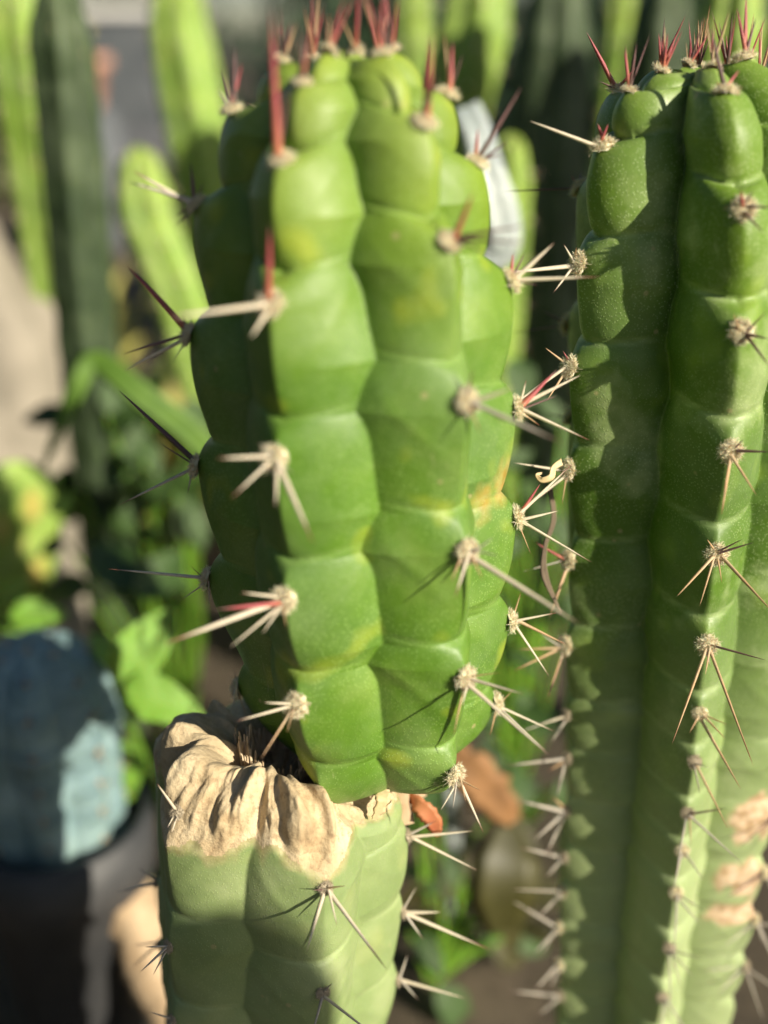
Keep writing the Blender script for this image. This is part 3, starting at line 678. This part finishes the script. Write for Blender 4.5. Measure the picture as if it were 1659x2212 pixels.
# ------------------------------------------------------------------ leaves
def leaf_mesh(name, mat, nx=7, ny=12, width=.62, curl=.25, fold=.25, point=1.0):
    V = []
    for i in range(ny):
        t = i / (ny - 1); wd = width * .5 * (math.sin(math.pi * t ** .8) ** .75) * (1 - .25 * t * point)
        for k in range(nx):
            u = k / (nx - 1) * 2 - 1
            V.append((u * wd, t, fold * abs(u) * wd - curl * t * t + .02 * math.sin(t * 19 + abs(u) * 4) * abs(u)))
    v = np.array(V); n = len(v); v2 = v.copy(); v2[:, 2] -= .012
    f = grid_faces(ny, nx, False); return mesh_np(name, np.concatenate([v, v2]), np.concatenate([f, f[:, ::-1] + n]), mat)
LEAF = {k: leaf_mesh('leaf_' + k, k) for k in ('leaf', 'leaf_dark', 'leaf_olive', 'leaf_yellow', 'brown_leaf')}
def orient(p, y, z, sx, sy=None, sz=None):
    y = y.normalized(); x = y.cross(z).normalized(); z = x.cross(y)
    m = Matrix((x, y, z)).transposed().to_4x4()
    return Matrix.Translation(p) @ m @ Matrix.Diagonal((sx, sy or sx, sz or sx, 1))
def weed(name, label, base, tips, mat='leaf', extra=(), group='leafy weeds between the cacti'):
    """tips: (px,py of leaf base, px,py of leaf tip, depth, kind)"""
    T = thing(name, label, 'plant', base, group); V = []; F = []; n0 = 0
    for (x0, y0, x1, y1, d, dd, kind) in tips:
        a = P(x0, y0, d); b = P(x1, y1, d + dd); L = (b - a).length
        nrm = (SUN * .8 + Vector((0, -.5, .5)) + Vector((random.uniform(-1, 1), random.uniform(-1, 1), random.uniform(-1, 1))) * .35)
        link('leaf', LEAF[kind], T, orient(a, b - a, nrm, L))
        mid = (Vector(base) + a) / 2 + Vector((random.uniform(-.01, .01), random.uniform(-.01, .01), .02))
        v, f = tube([base, mid, a], [.0022, .0018, .001], 6); V.append(v); F.append(f + n0); n0 += len(v)
    link('stalks', mesh_np('stalks', np.concatenate(V) - np.array(base), np.concatenate(F), 'leaf'), T, WM[T.name])
    return T
weed('leafy_weed', 'bright green broad-leaved weed right of the blue cactus', (-.135, .56, 0), [
    (245, 1475, 378, 1318, .49, .0, 'leaf'), (258, 1490, 436, 1535, .485, -.005, 'leaf'), (240, 1560, 285, 1745, .56, 0, 'leaf'), (255, 1450, 205, 1350, .52, .01, 'leaf'),
    (300, 1290, 400, 1180, .62, .02, 'leaf_dark'), (290, 1270, 190, 1150, .63, .02, 'leaf_dark'), (330, 1230, 430, 1260, .64, .02, 'leaf_dark'), (270, 1600, 360, 1660, .62, .02, 'leaf_dark')])
weed('leafy_weed', 'yellow green weed leaves above the blue cactus at the left edge', (-.26, .60, 0), [
    (20, 1330, 142, 1318, .555, 0, 'leaf'), (10, 1350, 110, 1400, .56, 0, 'leaf'), (-10, 1300, 60, 1250, .6, 0, 'leaf'), (15, 1340, -60, 1390, .58, 0, 'leaf')])
def dark_weed(label, cx, cy, d, n, spread, base, kinds=('leaf_dark',)):
    tl = []
    for i in range(n):
        a = random.uniform(0, 6.28); x0 = cx + random.uniform(-1, 1) * spread[0]; y0 = cy + random.uniform(-1, 1) * spread[1]; L = random.uniform(70, 130)
        tl.append((x0, y0, x0 + math.cos(a) * L, y0 + math.sin(a) * L, d + random.uniform(-.03, .06), random.uniform(-.02, .03), random.choice(kinds)))
    weed('leafy_weed', label, base, tl)
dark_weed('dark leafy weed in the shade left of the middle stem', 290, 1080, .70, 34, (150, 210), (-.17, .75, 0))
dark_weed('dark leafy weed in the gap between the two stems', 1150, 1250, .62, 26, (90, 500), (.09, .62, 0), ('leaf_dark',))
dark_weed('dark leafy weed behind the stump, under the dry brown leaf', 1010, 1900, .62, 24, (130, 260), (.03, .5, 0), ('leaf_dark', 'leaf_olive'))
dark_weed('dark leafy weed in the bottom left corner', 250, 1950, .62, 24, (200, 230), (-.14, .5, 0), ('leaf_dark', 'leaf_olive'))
# strap leaf that bends over
def strap(name, label, pts, widths, mat, cat='leaf', thick=.0012):
    pts = [Vector(p) for p in pts]; q = []
    for i in range(len(pts) - 1):
        p0, p1, p2, p3 = pts[max(i - 1, 0)], pts[i], pts[i + 1], pts[min(i + 2, len(pts) - 1)]
        for k in range(10):
            t = k / 10; q.append((.5 * ((2 * p1) + (p2 - p0) * t + (2 * p0 - 5 * p1 + 4 * p2 - p3) * t * t + (-p0 + 3 * p1 - 3 * p2 + p3) * t ** 3), widths[i] * (1 - t) + widths[i + 1] * t))
    q.append((pts[-1], widths[-1])); V = []; n = 6
    for i, (p, wd) in enumerate(q):
        if cat == 'dry leaf': wd *= random.uniform(.72, 1.12)
        t = (q[min(i + 1, len(q) - 1)][0] - q[max(i - 1, 0)][0]).normalized(); s_ = t.cross(Vector((.15, -1, .25))).normalized(); nn = s_.cross(t)
        for k, (a, b) in enumerate(((-1, .25), (-.5, .02), (0, -.12), (.5, .02), (1, .25), (.5, .18), (0, .10), (-.5, .18))): V.append(tuple(p + s_ * a * wd + nn * b * wd - pts[0]))
    return tag(link(name, mesh_np(name, V, grid_faces(len(q), 8), mat), None, Matrix.Translation(pts[0])), label, cat)
strap('strap_leaf', 'green strap-shaped leaf bent over, left of the middle stem', [(-.03, .68, 0), P(560, 1150, .64), P(450, 975, .62), P(300, 850, .60), P(205, 782, .60), P(160, 850, .60), P(95, 1010, .61)], [.011, .010, .009, .008, .0065, .0055, .001], 'leaf_mid')
# prickly pear pad at the left edge
def pad(label, px, py, d, rx, ry, tilt):
    c = P(px, py, d); sx = rx / FPX * d; sy = ry / FPX * d; nu, nv = 48, 26; V = []
    for i in range(nv):
        ph = -math.pi / 2 + math.pi * i / (nv - 1)
        for k in range(nu):
            a = 2 * math.pi * k / nu; x = math.cos(ph) * math.cos(a); y = math.cos(ph) * math.sin(a); z = math.sin(ph)
            V.append((x * sx * (1 + .25 * z), y * .009, z * sy))
    T = thing('prickly_pear', label, 'cactus', c - Vector((0, 0, c.z)), None)
    m = Matrix.Translation(c) @ Matrix.Rotation(R(tilt), 4, 'Y') @ Matrix.Rotation(R(40), 4, 'Z')
    V = np.array(V); sc_ = np.zeros(len(V))
    for (u, v_, r_) in ((.30, .50, .24), (.42, -.30, .24), (.1, .1, .12), (-.3, .3, .2)):
        dd = np.hypot((V[:, 0] / sx - u), (V[:, 2] / sy - v_)); sc_ = np.maximum(sc_, np.clip((r_ - dd) / .12, 0, 1))
    me = mesh_np('pad', V, grid_faces(nv, nu), 'skin_bg', attrs={'scar': sc_ * .55, 'young': sc_ * 0, 'fade': sc_ * 0, 'crease': sc_ * 0})
    link('pad', me, T, m)
    b = c - m.to_3x3() @ Vector((0, 0, sy * .95)); v, f = tube([b + Vector((0, 0, .01)), (b + Vector((b.x, b.y, 0))) / 2, Vector((b.x, b.y, -.02))], [.010, .012, .016], 10)
    link('stalk', mesh_np('stalk', v - np.array(WM[T.name].translation), f, 'cork'), T, WM[T.name])
pad('yellow green prickly pear pad with tan spots at the left edge', 28, 1180, .72, 110, 200, 8)

# dry leaves and husks
def dry(name, label, pts, widths, mat): return strap(name, label, pts, widths, mat, 'dry leaf')
dry('dry_leaf', 'orange brown dry leaf lying in the shade right of the stump', [P(950, 1600, .53), P(1005, 1655, .525), P(1060, 1715, .53), P(1108, 1775, .54)], [.004, .011, .012, .005], 'brown_leaf')
dry('dry_leaf', 'curled red dry leaf under the base of the middle stem', [P(868, 1712, .345), P(900, 1735, .335), P(932, 1768, .335), P(946, 1806, .34)], [.0015, .0032, .0034, .001], 'red_leaf')
dry('dry_leaf', 'small tan dry flap hanging from the neck of the middle stem', [P(822, 1700, .318), P(826, 1730, .314), P(808, 1770, .315)], [.003, .0028, .0008], 'husk')
strap('round_leaf', 'dark olive leaf low between the stump and right stem', [P(1085, 2010, .56), P(1085, 1930, .55), P(1090, 1860, .55), P(1095, 1775, .56)], [.008, .019, .019, .004], 'leaf_olive')
strap('dry_flower', 'curly dried flower wisp caught on the spines of the right stem', [P(1213, 998, .318), P(1196, 1010, .315), P(1190, 1030, .314), P(1170, 1037, .314), P(1160, 1026, .315), P(1172, 1022, .316)], [.0012, .0009, .0011, .0009, .0006, .0003], 'husk', 'dry flower')
strap('dry_flower', 'long withered brown flower stalk hanging down beside the right stem', [P(1188, 1050, .335), P(1196, 1120, .335), P(1178, 1180, .335), P(1176, 1240, .334), P(1200, 1300, .333), P(1212, 1325, .333)], [.0007, .0009, .0007, .0012, .0006, .0003], 'bark', 'dry flower')

# glossy plastic strip behind the middle stem
def plastic():
    pts = [P(985, 720, .54), P(1078, 548, .52), P(1080, 470, .515), P(1055, 380, .51), P(1030, 290, .51), P(1005, 232, .51)]
    strap('plastic_strip', 'glossy white plastic strip standing behind the middle stem', [Vector((pts[0].x + .01, pts[0].y, 0))] + pts, [.004, .005, .0085, .0095, .0085, .0075, .007], 'plastic', 'plastic strip')
plastic()

# old corky trunk, lower left
def trunk(label, a, b, r0, r1, mat='cork'):
    q = [Vector(a).lerp(Vector(b), t) for t in np.linspace(0, 1, 40)]
    v, f = tube(q, [(r0 + (r1 - r0) * t) * min(1, max(.02, ((1 - t) * 9)) ** .5) for t in np.linspace(0, 1, 40)], 24); v = v + (vnoise(v * 160, 21)[:, None] - .5) * .005
    return tag(link('fallen_stem', mesh_np('fallen_stem', v - np.array(a), f, mat), None, Matrix.Translation(Vector(a))), label, 'dead stem')
ta, tb = P(352, 2120, .56), P(195, 1765, .57)
trunk('tan corky dead cactus stem leaning behind the stump, lower left', ta + (ta - tb) * (ta.z / (tb.z - ta.z)), tb, .019, .013)

# ------------------------------------------------------------------ far garden
def rock(label, c, s, seed, mat='stone'):
    n = 22; V = []
    for i in range(n):
        ph = -math.pi / 2 + math.pi * i / (n - 1)
        for k in range(n): a = 2 * math.pi * k / n; V.append((math.cos(ph) * math.cos(a), math.cos(ph) * math.sin(a), math.sin(ph)))
    V = np.array(V); k = 1 + .5 * (vnoise(V * 1.7 + 9, seed) - .5) + .25 * (vnoise(V * 4 + 9, seed + 1) - .5)
    V = V * k[:, None] * np.array(s)
    return tag(link('rock', mesh_np('rock', V, grid_faces(n, n), mat), None, Matrix.Translation(c)), label, 'rock', 'pale rocks at the left')
c = P(35, 745, .95); rock('large pale rock at the left edge beside the dark column', Vector((c.x - .02, c.y, .17)), (.075, .07, .24), 3)
c = P(20, 900, .85); rock('low pale rock in front of the larger one at the left edge', Vector((c.x - .03, c.y, .08)), (.07, .06, .17), 5)
def rosette(label, base, n, L, kinds):
    T = thing('dry_tuft', label, 'plant', base)
    for i in range(n):
        a = random.uniform(0, 6.28); e = random.uniform(.3, 1.3); d = Vector((math.cos(a) * math.cos(e), math.sin(a) * math.cos(e), math.sin(e)))
        link('leaf', LEAF[random.choice(kinds)], T, orient(Vector(base) + d * .01, d, Vector((0, -.3, 1)), L * random.uniform(.25, .4), L * random.uniform(.7, 1.1), L * .5))
rosette('yellowing tuft of leaves behind the strap leaf', (P(330, 660, 1.25).x, P(330, 660, 1.25).y, 0), 46, .30, ('leaf_yellow', 'leaf_yellow', 'brown_leaf', 'leaf'))
rosette('yellow tuft low behind the pale rocks', (P(120, 620, 1.5).x, P(120, 620, 1.5).y, 0), 40, .28, ('leaf_yellow', 'leaf_dark', 'leaf'))
def box(name, c, s, mat, label, cat):
    x, y, z = s; V = np.array([(a * x / 2, b * y / 2, d * z) for d in (0, 1) for a, b in ((-1, -1), (1, -1), (1, 1), (-1, 1))]); F = [[0, 3, 2, 1], [4, 5, 6, 7], [0, 1, 5, 4], [1, 2, 6, 5], [2, 3, 7, 6], [3, 0, 4, 7]]
    return V, F
def low_wall(label, x0, x1, y, h):
    T = thing('garden_wall', label, 'wall', ((x0 + x1) / 2, y, 0)); V, F = box('', 0, (.42, .18, .18), 0, '', '')
    me = mesh_np('block', V, F, 'grey_wall', False); Vc, Fc = box('', 0, (x1 - x0, .26, .06), 0, '', ''); nrow = int(h / .19)
    for r_ in range(nrow):
        x = x0 + .21 + (.21 if r_ % 2 else 0)
        while x < x1 - .1: link('block', me, T, Matrix.Translation((x, y, r_ * .187))); x += .43
    link('coping', mesh_np('coping', Vc, Fc, 'white_wall', False), T, Matrix.Translation(((x0 + x1) / 2, y, nrow * .187)))
low_wall('low grey block wall with a white coping beyond the path', -4.4, -1.3, 8.2, .78)
def pot(label, c, r, h, mat='terracotta', leaves=True):
    T = thing('plant_pot', label, 'pot', c); prof = [(.62, 0), (.66, .02), (.88, .78), (1.02, .8), (1.05, 1.0), (.92, 1.0), (.9, .86), (.0, .84)]; n = 32
    V = [(r * a * math.cos(2 * math.pi * k / n), r * a * math.sin(2 * math.pi * k / n), h * z) for a, z in prof for k in range(n)]
    link('bowl', mesh_np('bowl', V, grid_faces(len(prof), n), mat), T, WM[T.name])
    for i in range(9 if leaves else 0):
        a = random.uniform(0, 6.28); d = Vector((math.cos(a) * .5, math.sin(a) * .5, 1)).normalized()
        link('leaf', LEAF['leaf_yellow'], T, orient(Vector(c) + Vector((0, 0, h * .85)), d, Vector((0, -1, .4)), h * .4, h * .8, h * .4))
M['shade_clay'] = plain('shade_clay', (.03, .032, .036), (.06, .06, .062), 40, .6, .3, .002)  # dark colour stands in for the shade at the blue cactus's foot
bz = vline(1815, bT.location.y)[0]; pot('dark pot added in place of the shaded foot of the blue cactus, lower left corner', (bT.location.x, bT.location.y, 0), .048, bz + .02, 'shade_clay', False)
q = P(168, 245, 3.0); pot('terracotta plant pot on a rock far behind the dark column', (q.x, q.y, q.z), .10, .15)
rock('boulder under the terracotta pot in the distance', Vector((q.x, q.y, q.z - .205)), (.16, .14, .23), 8, 'grey_wall')
def bush(label, c, s, n, mat, seed):
    g = np.random.default_rng(seed); T = thing('bush', label, 'bush', (c[0], c[1], 0), 'bushes along the back of the garden')
    cl = g.normal(0, 1, (28, 3)); cl /= np.linalg.norm(cl, axis=1)[:, None]; cl *= g.uniform(.35, 1, (28, 1)) ; cl[:, 2] = np.abs(cl[:, 2])
    k = g.integers(0, 28, n); p = (cl[k] + g.normal(0, .2, (n, 3))) * np.array(s); p[:, 2] = np.abs(p[:, 2]) + .02
    d1 = g.normal(0, 1, (n, 3)); d1 /= np.linalg.norm(d1, axis=1)[:, None]; d2 = np.cross(d1, g.normal(0, 1, (n, 3))); d2 /= np.linalg.norm(d2, axis=1)[:, None]
    L = (.055 * g.uniform(.6, 1.3, n))[:, None] * max(s) ** .5
    V = np.stack([p - d1 * L, p + d2 * L * .45, p + d1 * L, p - d2 * L * .45], 1).reshape(-1, 3)
    link('crown', mesh_np('crown', V, np.arange(4 * n).reshape(-1, 4), mat, False), T, Matrix.Translation((c[0], c[1], 0)))
    for i in range(4):
        a = g.uniform(0, 6.28); v, f = tube([(0, 0, -.03), (math.cos(a) * s[0] * .12, math.sin(a) * s[1] * .12, s[2] * .35), (math.cos(a) * s[0] * .4, math.sin(a) * s[1] * .4, s[2] * .75)], [.04, .03, .012], 8)
        link('trunk', mesh_np('trunk', v, f, 'bark'), T, WM[T.name])
bush('dark dense bush at the far left behind the wall', (-4.6, 10.2, 0), (1.5, .8, 1.6), 5000, 'hedge', 1)
bush('dark bush left of the patch of sky', (-2.5, 10.4, 0), (1.25, .8, 1.25), 5000, 'hedge', 2)
bush('dark bush behind the crown of the middle stem', (.3, 9.6, 0), (1.35, .8, 1.7), 5000, 'hedge', 3)
bush('dark bush behind the gap between the two stems', (1.7, 6.6, 0), (1.2, .8, 1.5), 5000, 'hedge', 4)
bush('dark bush behind the right stem', (3.6, 8.0, 0), (1.6, .9, 1.9), 5000, 'hedge', 5)
bush('dry olive bush on the left of the gravel path', (-1.55, 4.3, 0), (.42, .3, .52), 1800, 'hedge_pale', 6)
bush('low dark bush just behind the gap between the two stems', (.42, 1.75, 0), (.34, .22, .62), 2600, 'hedge', 7)
bush('low dark bush right behind the middle stem', (.02, 2.1, 0), (.34, .22, .56), 2600, 'hedge', 8)
bush('tall dark bush added to block sky light, outside the left edge of the picture', (-1.55, .1, 0), (.75, 1.0, 1.5), 4000, 'hedge', 9)  # unseen, added to cut the sky light from the left
bush('tall dark bush added to block sky light, behind the place the picture is taken from', (-.9, -1.9, 0), (.9, .6, 1.5), 4000, 'hedge', 10)  # unseen, added to cut the sky light from behind the camera
